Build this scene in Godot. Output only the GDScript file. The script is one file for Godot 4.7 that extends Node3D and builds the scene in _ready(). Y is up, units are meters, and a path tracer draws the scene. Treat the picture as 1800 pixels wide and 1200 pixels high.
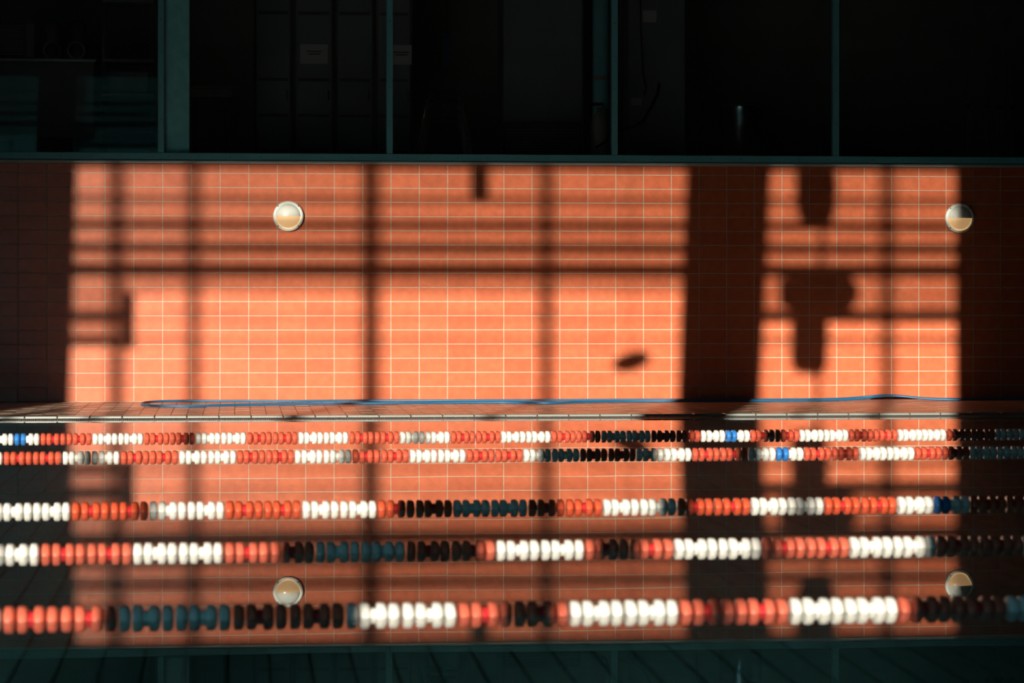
extends Node3D
# Indoor pool: x runs along the tiled far wall, y is up from the water level, the camera looks towards -z.

const WALL := 24.283        # distance of the far wall's tile faces
const DECK := 0.025         # deck height over the water
const SILL := 2.05          # floor of the store room behind the glazing

var used := {}
var M := {}

# ---------------------------------------------------------------- helpers
func numbered(called: String) -> String:
	var n: int = used.get(called, 0)
	used[called] = n + 1
	return called if n == 0 else "%s_%03d" % [called, n]

func thing(called: String, label: String, category: String, at := Vector3.ZERO, group := "") -> Node3D:
	var o := Node3D.new()
	o.name = numbered(called)
	add_child(o)
	o.position = at
	tag(o, label, category, group)
	return o

func tag(o: Node3D, label: String, category: String, group := "") -> void:
	o.set_meta("label", label)
	o.set_meta("category", category)
	if group: o.set_meta("group", group)

func begin(smooth := false) -> SurfaceTool:
	var st := SurfaceTool.new()
	st.begin(Mesh.PRIMITIVE_TRIANGLES)
	st.set_smooth_group(0 if smooth else 4294967295)
	return st

func done(st: SurfaceTool) -> ArrayMesh:
	st.generate_normals()
	return st.commit()

func put(called: String, mesh: Mesh, m: Material, parent: Node3D = null, at := Vector3.ZERO, kind := "") -> MeshInstance3D:
	var o := MeshInstance3D.new()
	o.mesh = mesh
	o.material_override = m
	o.position = at
	if kind: o.set_meta("kind", kind)
	if parent == null:
		o.name = numbered(called)
		add_child(o)
	else:
		o.name = called
		parent.add_child(o, true)
	return o

func struct(called: String, mesh: Mesh, m: Material, label := "") -> MeshInstance3D:
	var o := put(called, mesh, m)
	o.set_meta("kind", "structure")
	if label: o.set_meta("label", label)
	return o

func tri(st: SurfaceTool, a: Vector3, b: Vector3, c: Vector3, inside: Vector3) -> void:
	if (b - a).cross(c - a).dot((a + b + c) / 3.0 - inside) > 0.0:
		var t := b
		b = c
		c = t
	st.add_vertex(a)
	st.add_vertex(b)
	st.add_vertex(c)

func quad(st: SurfaceTool, a: Vector3, b: Vector3, c: Vector3, d: Vector3, inside: Vector3) -> void:
	tri(st, a, b, c, inside)
	tri(st, a, c, d, inside)

# a box with chamfered edges
func cbox(st: SurfaceTool, at: Vector3, size: Vector3, b := 0.004) -> void:
	var h := size / 2.0
	b = minf(b, minf(h.x, minf(h.y, h.z)) * 0.45)
	for a in 3:
		var u := (a + 1) % 3
		var v := (a + 2) % 3
		for s in [-1.0, 1.0]:
			var p := []
			for k in [[-1, -1], [1, -1], [1, 1], [-1, 1]]:
				var q := Vector3.ZERO
				q[a] = s * h[a]
				q[u] = k[0] * (h[u] - b)
				q[v] = k[1] * (h[v] - b)
				p.append(at + q)
			quad(st, p[0], p[1], p[2], p[3], at)
			if b <= 0.0: continue
			for s2 in [-1.0, 1.0]:
				var e := []
				for k in [[0, -1], [0, 1], [1, 1], [1, -1]]:
					var q := Vector3.ZERO
					q[a] = s * (h[a] - (b if k[0] else 0.0))
					q[u] = s2 * (h[u] - (0.0 if k[0] else b))
					q[v] = k[1] * (h[v] - b)
					e.append(at + q)
				quad(st, e[0], e[1], e[2], e[3], at)
	if b > 0.0:
		for x in [-1, 1]:
			for y in [-1, 1]:
				for z in [-1, 1]:
					var s := Vector3(x, y, z)
					tri(st, at + s * Vector3(h.x, h.y - b, h.z - b), at + s * Vector3(h.x - b, h.y, h.z - b), at + s * Vector3(h.x - b, h.y - b, h.z), at)

func box_mesh(size: Vector3, b := 0.004, at := Vector3.ZERO) -> ArrayMesh:
	var st := begin()
	cbox(st, at, size, b)
	return done(st)

# box between two corners
func span(lo: Vector3, hi: Vector3, b := 0.0) -> ArrayMesh:
	return box_mesh(hi - lo, b, (lo + hi) / 2.0)

# profile: (along, radius), turned about axis
func lathe(st: SurfaceTool, profile: Array, at: Vector3, axis: Vector3, segs := 20) -> void:
	axis = axis.normalized()
	var u := axis.cross(Vector3.UP if absf(axis.y) < 0.9 else Vector3.RIGHT).normalized()
	var v := axis.cross(u)
	for i in profile.size() - 1:
		for k in segs:
			var c := []
			for w in [[i, k], [i, k + 1], [i + 1, k + 1], [i + 1, k]]:
				var t: float = TAU * (w[1] % segs) / segs
				var pr: Vector2 = profile[w[0]]
				c.append(at + axis * pr.x + (u * cos(t) + v * sin(t)) * pr.y)
			if profile[i].y > 0.0:
				st.add_vertex(c[0]); st.add_vertex(c[1]); st.add_vertex(c[2])
			if profile[i + 1].y > 0.0:
				st.add_vertex(c[0]); st.add_vertex(c[2]); st.add_vertex(c[3])

func lathe_mesh(profile: Array, axis: Vector3, segs := 20, smooth := true) -> ArrayMesh:
	var st := begin(smooth)
	lathe(st, profile, Vector3.ZERO, axis, segs)
	return done(st)

func tube(st: SurfaceTool, pts: Array, r: float, segs := 8) -> void:
	var rings := []
	var u := Vector3.ZERO
	for i in pts.size():
		var d: Vector3 = (pts[mini(i + 1, pts.size() - 1)] - pts[maxi(i - 1, 0)]).normalized()
		u = (u - d * u.dot(d)).normalized() if i else d.cross(Vector3.UP if absf(d.y) < 0.9 else Vector3.RIGHT).normalized()
		var v := d.cross(u)
		var ring := []
		for k in segs:
			ring.append(pts[i] + (u * cos(TAU * k / segs) + v * sin(TAU * k / segs)) * r)
		rings.append(ring)
	for i in rings.size() - 1:
		for k in segs:
			var n := (k + 1) % segs
			st.add_vertex(rings[i][k]); st.add_vertex(rings[i][n]); st.add_vertex(rings[i + 1][n])
			st.add_vertex(rings[i][k]); st.add_vertex(rings[i + 1][n]); st.add_vertex(rings[i + 1][k])
	for e in [0, rings.size() - 1]:
		var inner: Vector3 = pts[1] if e == 0 else pts[e - 1]
		for k in range(1, segs - 1):
			tri(st, rings[e][0], rings[e][k], rings[e][k + 1], inner)

func tube_mesh(pts: Array, r: float, segs := 8) -> ArrayMesh:
	var st := begin(true)
	tube(st, pts, r, segs)
	return done(st)

# a convex outline in x and y, given a thickness along z
func prism(st: SurfaceTool, outline: Array, z0: float, z1: float) -> void:
	var mid := Vector3.ZERO
	for p in outline: mid += Vector3(p.x, p.y, (z0 + z1) / 2.0)
	mid /= outline.size()
	for i in outline.size():
		var p: Vector2 = outline[i]
		var q: Vector2 = outline[(i + 1) % outline.size()]
		quad(st, Vector3(p.x, p.y, z0), Vector3(q.x, q.y, z0), Vector3(q.x, q.y, z1), Vector3(p.x, p.y, z1), mid)
		if i > 0 and i < outline.size() - 1:
			var f: Vector2 = outline[0]
			for z in [z0, z1]:
				tri(st, Vector3(f.x, f.y, z), Vector3(p.x, p.y, z), Vector3(q.x, q.y, z), mid)

func leafy(size: Vector3, seed_: int, boxy := 2.0) -> ArrayMesh:
	var n := FastNoiseLite.new()
	n.seed = seed_
	n.frequency = 2.2
	var st := begin(true)
	var at := func(i: int, k: int) -> Vector3:
		var d := Vector3(sin(PI * i / 16) * cos(TAU * k / 24), cos(PI * i / 16), sin(PI * i / 16) * sin(TAU * k / 24))
		var full := pow(pow(Vector2(d.x, d.z).length(), boxy) + pow(absf(d.y), boxy), -1.0 / boxy)
		return d * full * size * (1.0 + 0.2 * n.get_noise_3dv(d * 2.0))
	for i in 16:
		for k in 24:
			quad(st, at.call(i, k), at.call(i, (k + 1) % 24), at.call(i + 1, (k + 1) % 24), at.call(i + 1, k), Vector3.ZERO)
	return done(st)

func lin(r: float, g: float, b: float, a := 1.0) -> Color:
	var c := Color(r, g, b).linear_to_srgb()
	c.a = a
	return c

func mat(c: Color, rough := 0.6, metal := 0.0, spec := 0.5) -> StandardMaterial3D:
	var m := StandardMaterial3D.new()
	m.albedo_color = c
	m.roughness = rough
	m.metallic = metal
	m.metallic_specular = spec
	return m

func pane(alpha: float, c := Color(0.1, 0.12, 0.12)) -> StandardMaterial3D:
	var m := mat(Color(c.r, c.g, c.b, alpha), 0.02)
	m.transparency = BaseMaterial3D.TRANSPARENCY_ALPHA
	return m

func noise_tex(seed_: int, freq: float, lo: Color, hi: Color, oct := 4) -> NoiseTexture2D:
	var n := FastNoiseLite.new()
	n.seed = seed_
	n.frequency = freq
	n.fractal_octaves = oct
	var t := NoiseTexture2D.new()
	t.width = 512
	t.height = 512
	t.seamless = true
	t.noise = n
	var g := Gradient.new()
	g.set_color(0, lo)
	g.set_color(1, hi)
	t.color_ramp = g
	return t

func worn(m: StandardMaterial3D, t: Texture2D, scale_: float) -> StandardMaterial3D:
	m.albedo_texture = t
	m.uv1_triplanar = true
	m.uv1_world_triplanar = true
	m.uv1_scale = Vector3.ONE * scale_
	return m

# ---------------------------------------------------------------- scene
func _ready() -> void:
	camera_and_light()
	materials()
	hall()
	far_wall()
	deck_and_gutter()
	pool()
	far_glazing()
	near_windows()
	for k in 5: lane_rope(k)
	wall_lamps()
	hose()
	store_room()
	outside()

func camera_and_light() -> void:
	var cam := Camera3D.new()
	cam.name = "camera"
	add_child(cam)
	cam.position = Vector3(0, 1.0502, 0)
	cam.rotation = Vector3(0, -0.098894, 0.000624)
	var lens := CameraAttributesPhysical.new()
	lens.frustum_focal_length = 97.0
	lens.frustum_near = 0.1
	lens.frustum_far = 300.0
	lens.frustum_focus_distance = 24.5
	lens.exposure_aperture = 4.6
	cam.attributes = lens
	cam.set_frustum(0.1 * 1200.0 / 4840.5, Vector2(0, -0.1 * (600.0 - 500.08) / 4840.5), 0.1, 400.0)
	cam.current = true

	var sky := ProceduralSkyMaterial.new()
	sky.sky_top_color = lin(0.06, 0.2, 0.26)
	sky.sky_horizon_color = lin(0.14, 0.4, 0.5)
	sky.ground_bottom_color = lin(0.02, 0.03, 0.03)
	sky.ground_horizon_color = lin(0.05, 0.08, 0.08)
	sky.sun_angle_max = 1.0
	var env := Environment.new()
	env.background_mode = Environment.BG_SKY
	env.sky = Sky.new()
	env.sky.sky_material = sky
	env.background_energy_multiplier = 10.0
	env.tonemap_mode = Environment.TONE_MAPPER_LINEAR
	env.tonemap_exposure = 1.0
	env.sdfgi_enabled = true
	env.ssao_enabled = true
	env.ssil_enabled = true
	var we := WorldEnvironment.new()
	we.name = "world"
	we.environment = env
	add_child(we)

	# a low sun behind the camera and to the left
	var sun := DirectionalLight3D.new()
	sun.name = "sun"
	add_child(sun)
	sun.look_at_from_position(Vector3.ZERO, Vector3(0.274, -0.1025, -1.0))
	sun.light_color = lin(1.0, 0.86, 0.7)
	sun.light_energy = 3.1
	sun.light_angular_distance = 0.26
	sun.shadow_enabled = true
	sun.sky_mode = DirectionalLight3D.SKY_MODE_LIGHT_ONLY

func materials() -> void:
	var mottled := noise_tex(3, 0.02, Color(0.9, 0.9, 0.9), Color(1, 1, 1))
	var k := 0
	for c in [lin(0.56, 0.15, 0.07), lin(0.54, 0.14, 0.066), lin(0.58, 0.154, 0.074), lin(0.54, 0.15, 0.072), lin(0.51, 0.132, 0.063)]:
		M["tile%d" % k] = worn(mat(c, 0.2, 0.0, 0.42), mottled, 0.9)
		k += 1
	M.grout = worn(mat(lin(0.5, 0.39, 0.3), 0.9), mottled, 2.0)
	M.deck_tile = worn(mat(lin(0.5, 0.34, 0.24), 0.3), noise_tex(9, 0.03, Color(0.75, 0.75, 0.75), Color(1, 1, 1)), 1.2)
	M.deck_joint = mat(lin(0.06, 0.045, 0.035), 0.9)
	M.stone = mat(lin(0.2, 0.24, 0.225), 0.3)
	M.grate = mat(lin(0.13, 0.13, 0.13), 0.5)
	M.basin = mat(lin(0.22, 0.27, 0.27), 0.7)
	M.plaster = mat(lin(0.09, 0.085, 0.08), 0.9)
	M.ceiling = mat(lin(0.07, 0.05, 0.035), 0.9)
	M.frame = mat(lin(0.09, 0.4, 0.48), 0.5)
	M.lip = mat(lin(0.34, 0.42, 0.42), 0.55)
	M.screw = mat(lin(0.03, 0.03, 0.03), 0.4, 0.6)
	M.glass = pane(0.02)
	M.grey_glass = pane(0.16, Color(0.16, 0.2, 0.2))
	M.added_tint = pane(0.34, Color(0.12, 0.08, 0.06))  # added dimming of the sun that reaches the upper wall
	M.plank = worn(mat(lin(0.2, 0.29, 0.3), 0.6), noise_tex(12, 0.03, Color(0.8, 0.8, 0.8), Color(1, 1, 1)), 0.8)
	M.water = mat(Color(0.55, 0.86, 0.87, 0.0), 0.0)
	M.water.refraction_enabled = true
	M.water.refraction_scale = 0.033
	M.white = mat(lin(0.78, 0.8, 0.76), 0.35)
	M.red = mat(lin(0.6, 0.13, 0.08), 0.3)
	M.coral = mat(lin(0.6, 0.1, 0.055), 0.3)
	M.orange = mat(lin(0.58, 0.085, 0.035), 0.3)
	M.crimson = mat(lin(0.5, 0.022, 0.03), 0.35)
	M.blue = mat(lin(0.03, 0.19, 0.55), 0.35)
	M.cable = mat(lin(0.2, 0.2, 0.2), 0.4, 0.5)
	M.lamp_white = mat(lin(0.76, 0.85, 0.8), 0.4)
	M.hose = mat(lin(0.006, 0.1, 0.22), 0.45)
	M.steel = mat(lin(0.7, 0.72, 0.72), 0.18, 1.0)
	M.brushed = mat(lin(0.35, 0.37, 0.37), 0.45, 0.8)
	M.grey = mat(lin(0.28, 0.31, 0.31), 0.6)
	M.dark_grey = mat(lin(0.1, 0.11, 0.11), 0.6)
	M.store_wall = mat(lin(0.32, 0.32, 0.3), 0.9)
	M.pale = mat(lin(0.5, 0.52, 0.5), 0.7)
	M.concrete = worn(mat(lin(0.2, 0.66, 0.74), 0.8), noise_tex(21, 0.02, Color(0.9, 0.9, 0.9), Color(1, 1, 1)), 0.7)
	M.paper = mat(lin(0.6, 0.65, 0.7), 0.8)
	M.board = mat(lin(0.22, 0.28, 0.31), 0.5)
	M.rubber = mat(lin(0.03, 0.03, 0.03), 0.6)
	M.red_paint = mat(lin(0.3, 0.03, 0.02), 0.4)
	M.foliage = mat(lin(0.025, 0.035, 0.02), 0.8)
	M.bark = mat(lin(0.05, 0.035, 0.025), 0.9)
	M.grass = mat(lin(0.03, 0.04, 0.02), 0.9)

# ---------------------------------------------------------------- the hall
func hall() -> void:
	struct("ceiling", span(Vector3(-11.4, 5.6, -WALL - 0.4), Vector3(13.4, 5.9, 4.3)), M.ceiling)
	struct("wall_left", span(Vector3(-11.4, -1.0, -WALL - 0.4), Vector3(-11.0, 5.6, 4.2)), M.plaster)
	struct("wall_right", span(Vector3(13.0, -1.0, -WALL - 0.4), Vector3(13.4, 5.6, 4.2)), M.plaster)
	var st := begin()
	cbox(st, Vector3(1.0, 0.0, -0.1) + Vector3(0, -0.5, 0), Vector3(24.0, 1.0 + 2 * DECK, 8.6), 0.0)
	struct("floor_near", done(st), M.deck_tile)

func far_wall() -> void:
	# the wall's body is the grout that the tiles stand 3 mm proud of
	var wall := struct("wall_far", span(Vector3(-11.0, -0.8, -WALL - 0.4), Vector3(13.0, 2.105, -WALL - 0.003)), M.grout, "terracotta tiled wall with pale joints behind the pool")
	struct("wall_upper", span(Vector3(-11.0, 4.45, -WALL - 0.35), Vector3(13.0, 5.6, -WALL - 0.05)), M.plaster)
	var full := box_mesh(Vector3(0.2425, 0.1175, 0.010), 0.0015)
	var top := box_mesh(Vector3(0.2425, 0.077, 0.010), 0.0015)
	var rng := RandomNumberGenerator.new()
	rng.seed = 5
	var rest := []
	for k in 5: rest.append(begin())
	for row in 17:
		for col in range(-38, 57):
			var at := Vector3(-1.414 + 0.25 * col + 0.125, DECK + 0.125 * row + 0.0625, -WALL - 0.005)
			if row == 16: at.y = DECK + 0.125 * 16 + 0.0425
			var tilt := Vector3(rng.randf_range(-1, 1) * 0.006, rng.randf_range(-1, 1) * 0.004, 0)
			var tone := rng.randi() % 5
			if col >= -2 and col < 16 and row < 16:
				var o := put("tile", full, M["tile%d" % tone], wall, at)
				o.rotation = tilt
			else:
				rest[tone].append_from(top if row == 16 else full, 0, Transform3D(Basis.from_euler(tilt), at))
	var joined := ArrayMesh.new()
	for k in 5: rest[k].commit(joined)
	var o := MeshInstance3D.new()
	o.name = "wall_tiles"
	o.mesh = joined
	for k in 5: o.set_surface_override_material(k, M["tile%d" % k])
	o.set_meta("kind", "stuff")
	wall.add_child(o)

func deck_and_gutter() -> void:
	var deck := struct("floor_deck", span(Vector3(-11.0, -0.8, -WALL + 0.0), Vector3(13.0, DECK - 0.0015, -21.77)), M.deck_joint, "narrow tiled deck between pool and wall")
	var st := begin()
	var rng := RandomNumberGenerator.new()
	rng.seed = 8
	for ix in range(-86, 105):
		for iz in 20:
			var z := -21.785 - 0.125 * iz - 0.0625
			var y := DECK - 0.006 + rng.randf_range(-0.0006, 0.0006)
			if z < -WALL + 0.06: continue
			cbox(st, Vector3(-0.157 + 0.125 * ix + 0.0625, y, z), Vector3(0.1205, 0.012, 0.1205), 0.0)
	put("deck_tiles", done(st), M.deck_tile, deck, Vector3.ZERO, "stuff")

	var edge := struct("trim_1", span(Vector3(-11.0, -0.3, -21.765), Vector3(13.0, DECK - 0.012, -21.63)), M.deck_joint, "row of pale edge stones along the deck")
	var stone := box_mesh(Vector3(0.2425, 0.04, 0.155), 0.004)
	for k in range(-37, 58):
		put("edge_stone", stone, M.stone, edge, Vector3(-1.6524 + 0.25 * k + 0.125, DECK - 0.0195 - 0.0005 * (k % 2), -21.70))

	# the overflow channel with its sloping grate
	var channel := struct("trim_2", span(Vector3(-11.0, -0.3, -21.625), Vector3(13.0, -0.06, -21.365)), M.basin, "dark overflow channel under a plastic grate")
	st = begin()
	var x := -10.9
	while x < 12.9:
		for half in 2:
			var z0 := -21.62 + 0.13 * half
			var off := 0.0075 * half
			prism_bar(st, x + off, z0, z0 + 0.125, 0.010 - 0.0075 * half, 0.003 - 0.0075 * half)
		x += 0.015
	for z in [-21.618, -21.492, -21.367]:
		cbox(st, Vector3(1.0, 0.004 - (z + 21.618) * 0.055, z), Vector3(24.0, 0.012, 0.008), 0.0)
	put("grate", done(st), M.grate, channel, Vector3.ZERO, "stuff")
	struct("trim_3", span(Vector3(-11.0, -0.8, -21.362), Vector3(13.0, 0.0015, -21.335), 0.0), M.stone, "thin pale pool edge at water level")

func prism_bar(st: SurfaceTool, x: float, z0: float, z1: float, y0: float, y1: float) -> void:
	var w := 0.0042
	var a := [Vector3(x - w, y0, z0), Vector3(x + w, y0, z0), Vector3(x + w, y1, z1), Vector3(x - w, y1, z1)]
	var d := Vector3(0, -0.018, 0)
	var mid: Vector3 = (a[0] + a[2]) / 2.0 + d / 2.0
	quad(st, a[0], a[1], a[2], a[3], mid)
	for i in 4:
		var j := (i + 1) % 4
		quad(st, a[i], a[j], a[j] + d, a[i] + d, mid)

func pool() -> void:
	var floor_ := struct("floor_pool", span(Vector3(-11.0, -1.0, -21.36), Vector3(13.0, -0.72, -4.4)), M.basin, "raised pool floor of planks with dark gaps")
	var plank := box_mesh(Vector3(0.117, 0.04, 16.9), 0.003)
	for k in range(-87, 103):
		put("plank", plank, M.plank, floor_, Vector3(0.03 + 0.125 * k, -0.6 - 0.02, -12.87))
	var water := ArrayMesh.new()
	var n := FastNoiseLite.new()
	n.seed = 4
	n.frequency = 1.0
	n.fractal_octaves = 2
	var step := 0.15
	var nx := 160
	var nz := 113
	var vs := PackedVector3Array()
	var ns := PackedVector3Array()
	var ix := PackedInt32Array()
	var height := func(x: float, z: float) -> float:
		return 0.00008 * n.get_noise_2d(x * 0.7, z * 1.5)
	for j in nz + 1:
		for i in nx + 1:
			var x := -11.0 + 24.0 * i / nx
			var z := -21.336 + 16.936 * j / nz
			vs.append(Vector3(x, height.call(x, z), z))
			var e := 0.03
			ns.append(Vector3(height.call(x - e, z) - height.call(x + e, z), 2 * e, height.call(x, z - e) - height.call(x, z + e)).normalized())
	for j in nz:
		for i in nx:
			var a := j * (nx + 1) + i
			for k in [a, a + 1, a + nx + 2, a, a + nx + 2, a + nx + 1]: ix.append(k)
	var arr := []
	arr.resize(Mesh.ARRAY_MAX)
	arr[Mesh.ARRAY_VERTEX] = vs
	arr[Mesh.ARRAY_NORMAL] = ns
	arr[Mesh.ARRAY_INDEX] = ix
	water.add_surface_from_arrays(Mesh.PRIMITIVE_TRIANGLES, arr)
	var o := put("pool_water", water, M.water, null, Vector3.ZERO, "stuff")
	tag(o, "calm dark pool water mirroring the tiled wall and lamps", "water")

func far_glazing() -> void:
	var z := -WALL
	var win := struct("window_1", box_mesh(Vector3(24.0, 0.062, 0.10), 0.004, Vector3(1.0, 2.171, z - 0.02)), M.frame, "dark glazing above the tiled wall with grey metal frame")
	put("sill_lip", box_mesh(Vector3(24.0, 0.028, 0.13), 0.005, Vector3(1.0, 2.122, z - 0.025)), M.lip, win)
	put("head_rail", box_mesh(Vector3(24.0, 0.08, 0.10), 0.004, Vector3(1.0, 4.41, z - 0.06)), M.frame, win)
	var st := begin()
	for k in range(-5, 6):
		var x := 1.323 + 2.001 * k
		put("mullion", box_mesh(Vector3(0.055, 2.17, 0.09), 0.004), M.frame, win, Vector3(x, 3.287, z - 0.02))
		var from := x + 0.03 if k != -1 else -0.43   # the pillar fills the start of this bay
		put("glass_pane", box_mesh(Vector3(x + 1.972 - from, 2.17, 0.008), 0.0), M.grey_glass, win, Vector3((from + x + 1.972) / 2.0, 3.287, z - 0.035))
		var y := 2.2
		while y < 4.3:
			lathe(st, [Vector2(0, 0.005), Vector2(0.003, 0.004), Vector2(0.004, 0.0)], Vector3(x, y, z + 0.0235), Vector3(0, 0, 1), 8)
			y += 0.293
		for i in 8:
			lathe(st, [Vector2(0, 0.005), Vector2(0.003, 0.004), Vector2(0.004, 0.0)], Vector3(x + 0.07 + 0.266 * i, 2.17, z + 0.0285), Vector3(0, 0, 1), 8)
	put("screw_heads", done(st), M.screw, win, Vector3.ZERO, "stuff")

# the window front behind the camera that the sun comes through; bars and tints are added
func near_windows() -> void:
	var st := begin()
	cbox(st, Vector3(-10.2, 2.65, 4.1), Vector3(1.68, 5.9, 0.2), 0.0)
	cbox(st, Vector3(5.835, 2.65, 4.1), Vector3(14.33, 5.9, 0.2), 0.0)
	cbox(st, Vector3(-5.3, 0.0, 4.1), Vector3(8.1, 0.9, 0.2), 0.0)
	cbox(st, Vector3(-5.3, 5.3, 4.1), Vector3(8.1, 0.63, 0.2), 0.0)
	var wall := struct("wall_near", done(st), M.plaster)
	st = begin()
	prism(st, [Vector2(-3.92, 0.4), Vector2(-3.09, 0.4), Vector2(-3.15, 2.5), Vector2(-3.03, 5.1), Vector2(-3.75, 5.1), Vector2(-3.66, 2.5)], 3.9, 4.1)
	put("pier", done(st), M.plaster, wall)
	st = begin()
	prism(st, [Vector2(-9.42, 0.4), Vector2(-9.29, 0.4), Vector2(-9.16, 5.1), Vector2(-9.42, 5.1)], 3.95, 4.05)
	put("jamb", done(st), M.plaster, wall)
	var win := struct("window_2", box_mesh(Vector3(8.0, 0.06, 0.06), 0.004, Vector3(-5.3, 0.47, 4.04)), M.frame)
	for r in [[-9.3, -1.25, 4.085, 0.115], [-9.3, -1.25, 4.277, 0.085], [-9.3, -1.25, 4.479, 0.075], [-9.3, -1.25, 4.696, 0.04],
			[-3.2, -1.25, 3.671, 0.105], [-3.2, -1.25, 3.456, 0.035], [-9.3, -8.69, 3.674, 0.1], [-9.3, -8.69, 3.456, 0.085],
			[-8.7, -3.6, 3.67, 0.012], [-8.7, -3.6, 3.456, 0.014]]:
		put("shadow_bar", box_mesh(Vector3(r[1] - r[0], r[3], 0.03), 0.002), M.frame, win, Vector3((r[0] + r[1]) / 2, r[2], 4.06))  # added bars, standing in for rope shadows in sun reflected off the water
	put("mullion", box_mesh(Vector3(0.07, 0.5, 0.05), 0.002), M.frame, win, Vector3(-8.71, 3.64, 4.06))  # added upright, sized for one dark stroke on the wall
	for r in [[-9.3, -8.71, 3.44], [-8.71, -3.5, 3.87], [-3.5, -1.25, 3.66]]:
		put("added_tinted_pane", box_mesh(Vector3(r[1] - r[0], 5.05 - r[2], 0.008), 0.0), M.added_tint, win, Vector3((r[0] + r[1]) / 2, (5.05 + r[2]) / 2, 4.02))  # added panes that weaken the sun on the upper tiles
		put("glass_pane", box_mesh(Vector3(r[1] - r[0], r[2] - 0.46, 0.008), 0.0), M.glass, win, Vector3((r[0] + r[1]) / 2, (r[2] + 0.46) / 2, 4.02))
	var t := thing("shadow_oval", "added oval blocker on a cord, hung for its shadow on the wall", "oval_blocker", Vector3(-4.134, 3.218, 3.5))  # added, unseen: casts the small oval shadow low on the wall
	put("oval_body", lathe_mesh([Vector2(-0.085, 0), Vector2(-0.07, 0.11), Vector2(0, 0.19), Vector2(0.06, 0.12), Vector2(0.085, 0)], Vector3(-0.35, 1, 0)), M.dark_grey, t)
	put("cord", tube_mesh([Vector3(0, 0.06, 0), Vector3(0, 2.38, 0)], 0.004, 6), M.rubber, t)
	t = thing("shadow_box", "added dark box under the window head, placed for its shadow", "shadow_box", Vector3(-5.6, 4.86, 3.9))  # added box, makes the short shadow at the wall top
	put("cabinet", box_mesh(Vector3(0.14, 0.32, 0.12), 0.01), M.dark_grey, t)
	put("bracket", box_mesh(Vector3(0.03, 0.6, 0.02), 0.0, Vector3(0, 0.44, 0.07)), M.dark_grey, t)

# ---------------------------------------------------------------- lane ropes
func lane_rope(k: int) -> void:
	var dist: float = [18.887, 16.842, 12.876, 10.834, 8.736][k]
	var start: float = [-0.9892, -1.4127, -0.7682, -0.7661, -0.734][k]
	var block: float = [0.3481, 0.3502, 0.3534, 0.3551, 0.3565][k]
	var first_white: bool = [true, false, false, false, false][k]
	var blues: Array = [[-2, 12], [13], [11], [], []][k]
	var label: String = ["lane rope with blue marker discs at both ends, closest to the tiled wall", "second lane rope from the tiled wall, red and white discs",
		"third lane rope from the wall, alone after a wide gap of water", "fourth lane rope from the tiled wall, red and white discs", "fifth lane rope from the tiled wall, red and white floats"][k]
	var rope := thing("lane_rope", label, "lane rope", Vector3(0, 0, -dist), "lane ropes floating on the pool")
	if not M.has("disc_mesh"):
		M.disc_mesh = lathe_mesh([Vector2(-0.0185, 0.008), Vector2(-0.0182, 0.034), Vector2(-0.0172, 0.0440), Vector2(-0.0158, 0.0495), Vector2(-0.0140, 0.0518), Vector2(-0.004, 0.0530), Vector2(0.0075, 0.0522), Vector2(0.0092, 0.0510), Vector2(0.0108, 0.0492), Vector2(0.0160, 0.0425), Vector2(0.0188, 0.032), Vector2(0.0195, 0.008)], Vector3.RIGHT, 28)
		M.hub_mesh = lathe_mesh([Vector2(-0.018, 0.022), Vector2(-0.012, 0.031), Vector2(-0.005, 0.0362), Vector2(0.003, 0.037), Vector2(0.010, 0.033), Vector2(0.018, 0.022)], Vector3.RIGHT, 24)
	var rng := RandomNumberGenerator.new()
	rng.seed = 30 + k
	var place := [0.5, 1.42, 2.58, 3.5, 4.5, 5.42, 6.58, 7.5]
	var lo := int(floor((-dist * 0.0985 - start) / block)) - 6
	var hi := int(ceil((dist * 0.306 - start) / block)) + 5
	var a := 0.0
	for b in range(lo, hi):
		var white := (b % 2 == 0) == first_white
		var skew: float = rng.randf_range(-0.004, 0.004)
		for i in 8:
			var x: float = start + block * (b + place[i] / 8.0)
			a = -0.0105 + 0.0012 * sin(x * 1.9 + k) + rng.randf_range(-0.0008, 0.0008)
			var m: Material = M.white if white else [M.coral, M.coral, M.orange, M.red, M.red][k]
			if (i == 4 or i == 5) and b in blues: m = M.blue
			var o := put("float_disc", M.disc_mesh, m, rope, Vector3(x, a, skew + rng.randf_range(-0.0015, 0.0015)))
			o.rotation = Vector3(rng.randf() * TAU, rng.randf_range(-0.05, 0.05), rng.randf_range(-0.03, 0.03))
			if i == 1 or i == 5:
				put("float_core", M.hub_mesh, M.white if white else M.crimson, rope, Vector3(start + block * (b + (place[i] + place[i + 1]) / 16.0), a, skew))
	put("cable", tube_mesh([Vector3(start + block * lo - 0.2, -0.0105, 0), Vector3(start + block * hi + 0.2, -0.0105, 0)], 0.005, 6), M.cable, rope)

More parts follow.
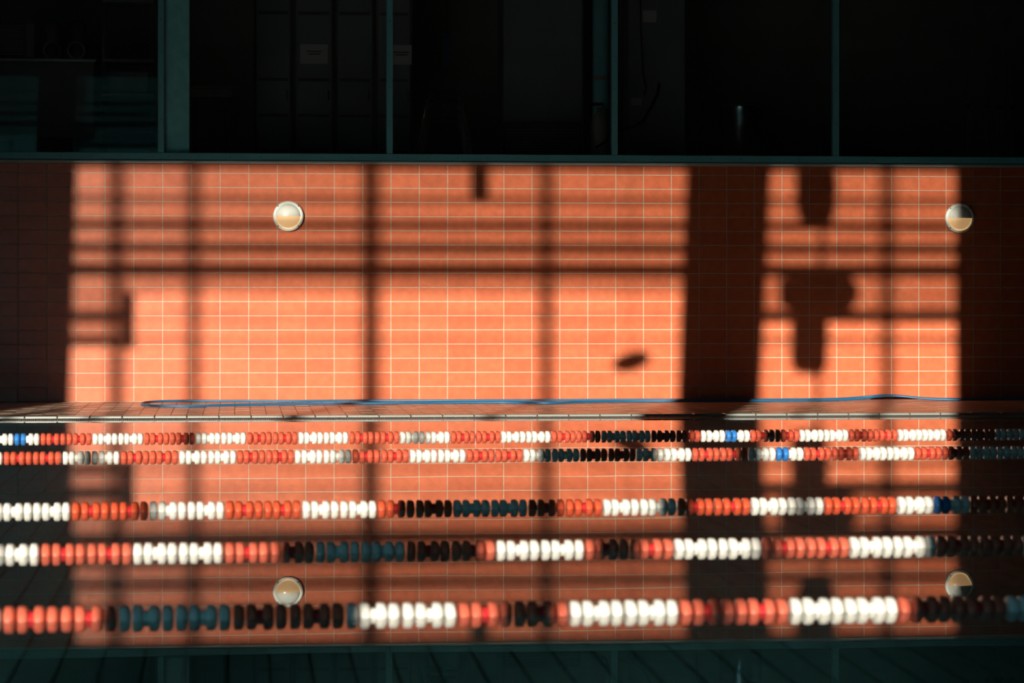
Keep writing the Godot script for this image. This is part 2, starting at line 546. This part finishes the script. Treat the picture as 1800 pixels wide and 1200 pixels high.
# ---------------------------------------------------------------- lamps
func wall_lamps() -> void:
	var n := 0
	for x in [0.4314, 6.4481]:
		var t := thing("wall_lamp", ["round white eyelid wall lamp on the sunlit tiles", "round eyelid wall lamp glowing amber at the edge of the shadow"][n], "lamp", Vector3(x, 1.65, -WALL), "eyelid lamps on the tiled wall")
		put("back_plate", lathe_mesh([Vector2(-0.002, 0.0), Vector2(-0.002, 0.124), Vector2(0.03, 0.124), Vector2(0.03, 0.1)], Vector3(0, 0, 1), 40), M.lamp_white, t)
		var ring := put("ring", lathe_mesh([Vector2(0.03, 0.126), Vector2(0.042, 0.134), Vector2(0.056, 0.132), Vector2(0.062, 0.124), Vector2(0.064, 0.112), Vector2(0.060, 0.107), Vector2(0.045, 0.107)], Vector3(0, 0, 1), 48), M.lamp_white, t)
		for q in 4:
			var ang := PI / 4 + q * PI / 2
			put("screw", lathe_mesh([Vector2(0, 0.006), Vector2(0.004, 0.006), Vector2(0.005, 0.0)], Vector3(0, 0, 1), 8, false), M.screw, ring, Vector3(cos(ang) * 0.1255, sin(ang) * 0.1255, 0.0595))
		put("hood", half_dome(0.108, 0.062, true), M.lamp_white, t, Vector3(0, 0, 0.05))
		var glow := mat(lin(0.75, 0.55, 0.32), 0.15)
		glow.emission_enabled = true
		glow.emission = lin(1.0, 0.58, 0.25)
		glow.emission_energy_multiplier = 0.36
		put("lamp_glass", half_dome(0.107, 0.052, false), glow, t, Vector3(0, 0, 0.05))
		var bulb := OmniLight3D.new()
		bulb.name = "lamp_light"
		bulb.light_color = lin(1.0, 0.6, 0.25)
		bulb.light_energy = 0.004
		bulb.light_size = 0.02
		bulb.omni_range = 40.0
		bulb.omni_attenuation = 2.0
		bulb.shadow_enabled = true
		t.add_child(bulb)
		bulb.position = Vector3(0, -0.045, 0.07)
		n += 1

# upper or lower half of a shallow dome that bulges towards +z; the hood keeps a straight lower brow
func half_dome(r: float, bulge: float, upper: bool) -> ArrayMesh:
	var st := begin(true)
	var at := func(i: int, k: int) -> Vector3:
		var q: float = PI / 2 * i / 10
		var ang: float = PI * k / 24 * (1.0 if upper else -1.0)
		return Vector3(cos(ang) * r * sin(q), sin(ang) * r * sin(q), bulge * cos(q))
	for i in 10:
		for k in 24:
			quad(st, at.call(i, k), at.call(i, k + 1), at.call(i + 1, k + 1), at.call(i + 1, k), Vector3(0, 0, -0.1))
	if upper:
		st.set_smooth_group(1)
		for i in 10:
			for s in [0, 24]:
				var p: Vector3 = at.call(i, s)
				var q: Vector3 = at.call(i + 1, s)
				quad(st, p, q, Vector3(q.x, 0, q.z - 0.02), Vector3(p.x, 0, p.z - 0.02), Vector3(0, 0.05, 0))
	return done(st)

func hose() -> void:
	var c := Curve3D.new()
	for p in [[9.5, 24.1], [7.4, 24.05], [6.4, 23.95], [5.9, 24.0], [5.5, 24.1], [5.0, 23.98], [4.1, 23.97], [3.4, 24.02], [2.4, 24.0], [1.8, 24.0], [1.15, 24.06], [0.5, 24.0], [0.1, 24.06], [-0.2, 24.07], [-0.45, 24.13], [-0.64, 24.08], [-0.78, 23.9],
			[-0.82, 23.6], [-0.78, 23.34], [-0.68, 23.15], [-0.5, 23.09], [-0.3, 23.12], [0.1, 23.32], [0.48, 23.41], [0.87, 23.46], [1.35, 23.49], [1.75, 23.57], [2.3, 23.57], [2.62, 23.4], [2.95, 23.6], [3.4, 23.75], [4.1, 23.7], [4.9, 23.8], [5.4, 23.9], [5.8, 23.95], [6.4, 23.8], [7.4, 23.9], [9.5, 23.95]]:
		c.add_point(Vector3(p[0], DECK + 0.013, -p[1]))
	for i in range(1, c.point_count - 1):
		var d := (c.get_point_position(i + 1) - c.get_point_position(i - 1)) * 0.17
		c.set_point_in(i, -d)
		c.set_point_out(i, d)
	var pts := []
	var i := 0.0
	while i < c.get_baked_length():
		var p := c.sample_baked(i, true)
		p.y += 0.03 * exp(-pow((p.x - 5.75) / 0.25, 2.0))
		pts.append(p)
		i += 0.06
	var o := put("garden_hose", tube_mesh(pts, 0.010, 10), M.hose)
	tag(o, "blue hose lying doubled on the deck along the tiled wall", "hose")

# ---------------------------------------------------------------- the store room behind the glazing
func store_room() -> void:
	var zb := -29.2
	var zf := -WALL - 0.1
	struct("floor_store", span(Vector3(-11, 1.8, zb), Vector3(13, SILL, zf)), M.store_wall)
	struct("ceiling_store", span(Vector3(-11, 4.6, zb), Vector3(13, 4.8, -WALL - 0.35)), M.store_wall)
	struct("wall_back", span(Vector3(-11.4, 1.8, zb - 0.3), Vector3(13.4, 4.8, zb)), M.store_wall)
	struct("wall_store_left", span(Vector3(-11.4, 1.8, zb), Vector3(-11.0, 4.8, zf - 0.31)), M.store_wall)
	struct("wall_store_right", span(Vector3(13.0, 1.8, zb), Vector3(13.4, 4.8, zf - 0.31)), M.store_wall)

	var t := thing("pillar", "pale chipped pillar behind the glass beside a mullion", "pillar", Vector3(-0.543, SILL, -WALL - 0.19))
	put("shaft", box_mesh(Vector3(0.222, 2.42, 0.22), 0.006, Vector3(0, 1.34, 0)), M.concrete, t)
	put("foot", box_mesh(Vector3(0.215, 0.13, 0.21), 0.004, Vector3(0, 0.065, 0)), M.dark_grey, t)

	# steel counter on legs with an air unit and two pumps on it
	t = thing("steel_counter", "stained steel counter on legs in the store room", "counter", Vector3(-2.1, SILL, -26.8))
	put("body", box_mesh(Vector3(1.45, 0.72, 0.6), 0.008, Vector3(0, 0.755, 0)), M.grey, t)
	put("top", box_mesh(Vector3(1.5, 0.03, 0.64), 0.004, Vector3(0, 1.13, 0)), M.brushed, t)
	for x in [-0.65, 0.53]:
		for z in [-0.22, 0.22]:
			put("leg", lathe_mesh([Vector2(0, 0.03), Vector2(0.4, 0.024)], Vector3.UP, 12), M.brushed, t, Vector3(x, 0, z))
	t = thing("air_unit", "boxy air unit with louvred front on the steel counter", "appliance", Vector3(-2.2, 3.195, -26.75))
	put("case", box_mesh(Vector3(0.56, 0.36, 0.36), 0.01, Vector3(0, 0.18, 0)), M.dark_grey, t)
	for i in 12:
		put("slat", box_mesh(Vector3(0.4, 0.012, 0.02), 0.002), M.grey, t, Vector3(-0.05, 0.05 + 0.024 * i, 0.19))
	put("side_panel", box_mesh(Vector3(0.07, 0.32, 0.01), 0.002), M.grey, t, Vector3(0.22, 0.18, 0.183))
	for i in 2:
		t = thing("pool_pump", ["pump with dull ring beside the air unit on counter", "pump with pale ring at the end of the counter"][i], "pump", Vector3([-1.775, -1.55][i], 3.195, -26.7), "pumps on the steel counter")
		put("flange", lathe_mesh([Vector2(0, 0.068), Vector2(0, 0.086), Vector2(0.03, 0.086), Vector2(0.035, 0.078), Vector2(0.03, 0.068)], Vector3(0, 0, 1), 28), M.pale if i else M.grey, t, Vector3(0, 0.088, 0.1))
		put("volute", lathe_mesh([Vector2(-0.2, 0.0), Vector2(-0.2, 0.06), Vector2(0.09, 0.07), Vector2(0.1, 0.0)], Vector3(0, 0, 1), 20), M.dark_grey, t, Vector3(0, 0.088, 0.02))
		put("strainer", lathe_mesh([Vector2(0, 0.06), Vector2(0.12, 0.06), Vector2(0.13, 0.075), Vector2(0.2, 0.075), Vector2(0.24, 0.05), Vector2(0.25, 0.0)], Vector3.UP, 20), M.dark_grey, t, Vector3(0.01, 0.14, -0.02))

	t = thing("shelf_unit", "tall dark shelf unit behind the glass near the pillar", "shelf", Vector3(-1.06, SILL, -26.9))
	for x in [-0.23, 0.23]:
		for z in [-0.2, 0.2]:
			put("post", box_mesh(Vector3(0.03, 2.2, 0.03), 0.003, Vector3(x, 1.1, z)), M.dark_grey, t)
	for y in [0.46, 0.82, 1.15, 1.72]:
		put("shelf_board", box_mesh(Vector3(0.49, 0.03, 0.44), 0.003, Vector3(0, y, 0)), M.grey, t)
	t = thing("storage_crate", "pale plastic crate on the dark shelf unit", "crate", Vector3(-1.06, SILL + 0.84, -26.88))
	var st := begin()
	prism(st, [Vector2(-0.17, 0), Vector2(0.17, 0), Vector2(0.19, 0.19), Vector2(-0.19, 0.19)], -0.18, 0.18)
	put("tub", done(st), M.grey, t)
	put("rim", box_mesh(Vector3(0.4, 0.02, 0.38), 0.003, Vector3(0, 0.19, 0)), M.grey, t)

	t = thing("board_stack", "stack of boards on a trestle right of the pillar", "boards", Vector3(-0.28, SILL, -27.0))
	for i in 3:
		put("board", box_mesh(Vector3(0.42 - 0.03 * (i % 2), 0.035, 0.4), 0.003, Vector3(0.01 * i, 0.83 + 0.04 * i, 0)), M.grey, t)
	for x in [-0.15, 0.15]:
		put("leg", box_mesh(Vector3(0.04, 0.81, 0.3), 0.003, Vector3(x, 0.405, 0)), M.dark_grey, t)

	# a row of lockers, two of them with notices
	var xs := [0.14, 0.525, 0.93, 1.325, 1.70]
	for i in 4:
		var w: float = xs[i + 1] - xs[i]
		t = thing("locker", ["dark locker at the boards' end of the row", "dark locker carrying a notice, between two plain lockers", "dark locker with a latch between the two notices", "dark locker with notice behind the mullion"][i], "locker", Vector3((xs[i] + xs[i + 1]) / 2, SILL, -27.2), "row of lockers in the store room")
		put("carcass", box_mesh(Vector3(w - 0.01, 2.1, 0.45), 0.004, Vector3(0, 1.05, 0)), M.dark_grey, t)
		var door := put("door", box_mesh(Vector3(w - 0.06, 2.0, 0.02), 0.004), M.board, t, Vector3(0, 1.05, 0.235))
		put("handle", box_mesh(Vector3(0.02, 0.1, 0.03), 0.004), M.steel, door, Vector3(w / 2 - 0.06, -0.2, 0.02))
		for y in [-0.75, -0.4, -0.05, 0.6]:
			put("rail", box_mesh(Vector3(w - 0.1, 0.03, 0.01), 0.002), M.dark_grey, door, Vector3(0, y, 0.012))
	for i in 2:
		t = thing("notice", ["white notice sheet on a locker amid the row", "white notice sheet on the last locker beside a mullion"][i], "notice", Vector3([0.73, 1.585][i], 3.30, -26.952), "notices on the lockers")
		put("sheet", box_mesh(Vector3([0.27, 0.2][i], 0.19, 0.003), 0.0), M.paper, t)
		for k in 2:
			put("text_line", box_mesh(Vector3(0.15 - 0.03 * k, 0.012, 0.002), 0.0), M.dark_grey, t, Vector3(0.0, 0.025 - 0.025 * k, 0.002))

	# stacked stools
	for i in 4:
		t = thing("stool", ["lowest chrome stool of the stack", "second chrome stool from the bottom of the stack", "third chrome stool from the bottom of the stack", "topmost chrome stool of the stack"][i], "stool", Vector3(1.915, SILL + 0.09 * i, -25.75), "stacked chrome stools")
		put("seat", lathe_mesh([Vector2(0, 0.0), Vector2(0, 0.13), Vector2(0.015, 0.14), Vector2(0.025, 0.13), Vector2(0.03, 0.0)], Vector3.UP, 20), M.dark_grey, t, Vector3(0, 0.5, 0))
		for x in [-1, 1]:
			for z in [-1, 1]:
				put("leg", tube_mesh([Vector3(0.02 * x, 0.49, 0.02 * z), Vector3(0.125 * x, 0.49, 0.1 * z), Vector3(0.15 * x, 0.46, 0.12 * z), Vector3(0.25 * x, 0.0, 0.2 * z)], 0.009, 8), M.steel, t)
	var pts := []
	for i in 161:
		pts.append(Vector3(0.026 * cos(i * TAU / 10), 0.32 - i * 0.002, 0.026 * sin(i * TAU / 10)))
	t = thing("coiled_hose", "blue spiral hose hanging above the stools", "hose", Vector3(1.937, 3.09, -25.7))
	put("coil", tube_mesh(pts, 0.008, 6), M.hose, t)
	put("hanger", tube_mesh([Vector3(0, 0.31, 0), Vector3(0, 1.5, 0)], 0.004, 6), M.rubber, t)

	t = thing("tall_cupboard", "plain tall cupboard behind the glass by the extinguisher", "cupboard", Vector3(2.935, SILL, -26.8))
	put("carcass", box_mesh(Vector3(0.78, 2.1, 0.55), 0.006, Vector3(0, 1.05, 0)), M.board, t)
	put("door", box_mesh(Vector3(0.75, 2.05, 0.02), 0.004, Vector3(0, 1.05, 0.285)), M.board, t)
	t = thing("floor_heater", "low heater with fine grille before the tall cupboard", "heater", Vector3(2.9, SILL, -26.35))
	put("case", box_mesh(Vector3(0.74, 0.5, 0.16), 0.01, Vector3(0, 0.31, 0)), M.dark_grey, t)
	for i in 14:
		put("slat", box_mesh(Vector3(0.7, 0.008, 0.015), 0.001), M.grey, t, Vector3(0, 0.12 + 0.028 * i, 0.085))
	for x in [-0.3, 0.3]:
		put("foot", box_mesh(Vector3(0.04, 0.06, 0.14), 0.003, Vector3(x, 0.03, 0)), M.dark_grey, t)

	t = thing("downpipe", "pale vertical pipe behind the mullion above the extinguisher", "pipe", Vector3(3.315, SILL, -25.15))
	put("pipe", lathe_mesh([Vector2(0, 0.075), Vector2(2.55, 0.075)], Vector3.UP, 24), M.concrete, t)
	for y in [0.9, 1.9]:
		put("clip", lathe_mesh([Vector2(-0.02, 0.08), Vector2(0.02, 0.08)], Vector3.UP, 24), M.grey, t, Vector3(0, y, 0))
	t = thing("fire_extinguisher", "dark fire extinguisher with hose behind the mullion", "extinguisher", Vector3(3.265, SILL, -24.85))
	put("cylinder", lathe_mesh([Vector2(0, 0.0), Vector2(0, 0.07), Vector2(0.02, 0.078), Vector2(0.46, 0.078), Vector2(0.53, 0.06), Vector2(0.57, 0.025), Vector2(0.61, 0.022), Vector2(0.61, 0.0)], Vector3.UP, 24), M.grey, t)
	put("handle", box_mesh(Vector3(0.11, 0.03, 0.03), 0.006, Vector3(-0.02, 0.64, 0)), M.rubber, t)
	put("hose", tube_mesh([Vector3(0.02, 0.63, 0.02), Vector3(0.08, 0.6, 0.06), Vector3(0.1, 0.45, 0.09), Vector3(0.05, 0.3, 0.1), Vector3(-0.05, 0.24, 0.1)], 0.01, 8), M.rubber, t)

	t = thing("electric_cabinet", "grey electrical cabinet on legs with a notice and cables", "cabinet", Vector3(3.97, SILL, -26.1))
	put("body", box_mesh(Vector3(0.55, 1.95, 0.35), 0.008, Vector3(0, 1.22, -0.1)), M.board, t)
	put("notice_plate", box_mesh(Vector3(0.13, 0.11, 0.004), 0.0, Vector3(-0.07, 1.56, 0.078)), M.paper, t)
	put("junction_box", box_mesh(Vector3(0.1, 0.075, 0.05), 0.004, Vector3(-0.2, 0.745, 0.1)), M.pale, t)
	put("access_panel", box_mesh(Vector3(0.2, 0.17, 0.012), 0.003, Vector3(-0.12, 0.46, 0.08)), M.grey, t)
	put("base_rail", box_mesh(Vector3(0.55, 0.03, 0.03), 0.003, Vector3(0, 0.22, 0.06)), M.pale, t)
	for x in [-0.26, 0.26]:
		put("leg", box_mesh(Vector3(0.03, 0.3, 0.03), 0.003, Vector3(x, 0.15, 0.06)), M.pale, t)
	put("cable", tube_mesh([Vector3(-0.17, 2.1, 0.12), Vector3(-0.16, 1.4, 0.12), Vector3(-0.14, 1.0, 0.12), Vector3(-0.11, 0.88, 0.12), Vector3(-0.13, 0.8, 0.12)], 0.008, 6), M.rubber, t)
	put("cable", tube_mesh([Vector3(0.02, 0.92, 0.1), Vector3(0.0, 0.82, 0.13), Vector3(-0.06, 0.7, 0.14), Vector3(-0.14, 0.56, 0.14), Vector3(-0.24, 0.5, 0.14), Vector3(-0.38, 0.46, 0.14)], 0.013, 8), M.rubber, t)

	t = thing("steel_drum", "shiny steel drum standing behind the glass", "drum", Vector3(4.78, SILL, -26.0))
	put("shell", lathe_mesh([Vector2(0.0, 0.0), Vector2(0.0, 0.2), Vector2(0.01, 0.205), Vector2(0.68, 0.205), Vector2(0.7, 0.212), Vector2(0.715, 0.205), Vector2(0.715, 0.19), Vector2(0.66, 0.185), Vector2(0.66, 0.0)], Vector3.UP, 40), M.steel, t)
	t = thing("stair_rail", "dark sloping handrail beside the electrical cabinet", "handrail", Vector3(4.3, SILL, -27.3))
	put("rail", tube_mesh([Vector3(-0.05, 1.32, 0), Vector3(0.3, 1.1, 0)], 0.012, 8), M.brushed, t)
	put("rail", tube_mesh([Vector3(-0.05, 1.1, 0), Vector3(0.34, 0.86, 0)], 0.012, 8), M.brushed, t)
	for x in [-0.04, 0.28]:
		put("post", tube_mesh([Vector3(x, 0, 0), Vector3(x, 1.3 - 0.63 * (x + 0.04), 0)], 0.014, 8), M.brushed, t)

	# poles leaning at the right end
	var poles := [[6.996, 3.29, 0.012], [7.19, 3.1, 0.011], [7.30, 3.3, 0.014], [7.36, 3.34, 0.012], [7.47, 3.1, 0.02]]
	for i in 5:
		var p: Array = poles[i]
		t = thing("pole", ["thin pole standing apart from the bundle of poles", "short thin pole at the edge of the bundle", "bluish pole in the middle of the bundle", "tallest pole of the bundle", "thick short pole at the far edge of the bundle"][i], "pole", Vector3(p[0], SILL, -26.0 - 0.03 * i), "poles in the store room")
		put("shaft", lathe_mesh([Vector2(0, 0.0), Vector2(0, p[2]), Vector2(p[1] - SILL, p[2]), Vector2(p[1] - SILL, 0.0)], Vector3(0.01, 1, 0), 12), M.brushed, t)
		put("collar", lathe_mesh([Vector2(-0.02, p[2]), Vector2(-0.02, p[2] + 0.006), Vector2(0.02, p[2] + 0.006), Vector2(0.02, p[2])], Vector3(0.01, 1, 0), 12), M.rubber, t, Vector3(0.007, 0.72, 0))

# ---------------------------------------------------------------- ground and added light blockers outside the windows
func outside() -> void:
	struct("floor_outside", span(Vector3(-600, -0.5, 4.2), Vector3(600, -0.1, 330)), M.grass)
	var st := begin(true)
	var hill := FastNoiseLite.new()  # added ridge, keeps the bright low sky out of the glass reflections
	hill.seed = 2
	hill.frequency = 0.02
	for i in 120:
		var x0 := -600.0 + 10.0 * i
		var x1 := x0 + 10.0
		var h0 := 25.0 + 0.4 * hill.get_noise_1d(x0)
		var h1 := 25.0 + 0.4 * hill.get_noise_1d(x1)
		quad(st, Vector3(x0, -0.5, 235), Vector3(x1, -0.5, 235), Vector3(x1, h1, 250), Vector3(x0, h0, 250), Vector3(0, -50, 260))
		quad(st, Vector3(x0, h0, 250), Vector3(x1, h1, 250), Vector3(x1, -0.5, 330), Vector3(x0, -0.5, 330), Vector3(0, -50, 260))
	struct("trim_4", done(st), M.foliage, "added ridge far outside, hiding the low sky from reflections")
	var n := 0
	for p in [[-1.062, 0.10], [-0.395, 0.08], [1.159, 0.13], [2.714, 0.09], [5.799, 0.09]]:  # added unseen posts, set where their soft shadows stripe the far wall
		var t := thing("shadow_post", ["added shadow post outside the outermost window bay", "thinnest added shadow post outside the windows", "thickest added shadow post outside the windows", "added shadow post before the middle of the windows", "added shadow post behind the tiered evergreen"][n], "post", Vector3(p[0] - 0.274 * (WALL + 16.0), -0.1, 16.0), "added shadow posts outside")
		put("shaft", box_mesh(Vector3(p[1], 7.0, 0.1), 0.004, Vector3(0, 3.5, 0)), M.bark, t)
		put("foot", box_mesh(Vector3(0.2, 0.08, 0.2), 0.01, Vector3(0, 0.04, 0)), M.dark_grey, t)
		n += 1
	var tree_blocker := thing("shadow_tree", "added tiered evergreen outside, shaped for its shadow on the wall", "tree_blocker", Vector3(-3.12, -0.1, 6.0))  # added, its tiers shaped to the dark silhouette on the wall
	put("trunk", tube_mesh([Vector3(0, 0, 0), Vector3(0.01, 2.2, 0), Vector3(-0.02, 3.6, 0), Vector3(0.03, 4.6, 0), Vector3(0, 5.2, 0)], 0.022, 10), M.bark, tree_blocker)
	put("foliage", leafy(Vector3(0.36, 0.24, 0.3), 1), M.foliage, tree_blocker, Vector3(0.0, 4.19, 0))
	put("foliage", leafy(Vector3(0.16, 0.32, 0.2), 2, 4.0), M.foliage, tree_blocker, Vector3(-0.09, 3.78, 0))
	put("foliage", leafy(Vector3(0.17, 0.4, 0.25), 3, 5.0), M.foliage, tree_blocker, Vector3(-0.03, 5.2, 0))
	var board := thing("shadow_pillar", "added slim dark pillar outside, placed to shadow the lane ropes", "pillar", Vector3(-3.0, -0.1, 5.6))  # added, throws the narrow shadow across the lane ropes
	put("shaft", box_mesh(Vector3(0.17, 2.75, 0.1), 0.006, Vector3(0, 1.375, 0)), M.dark_grey, board)
	put("cap", box_mesh(Vector3(0.2, 0.03, 0.13), 0.006, Vector3(0, 2.765, 0)), M.dark_grey, board)
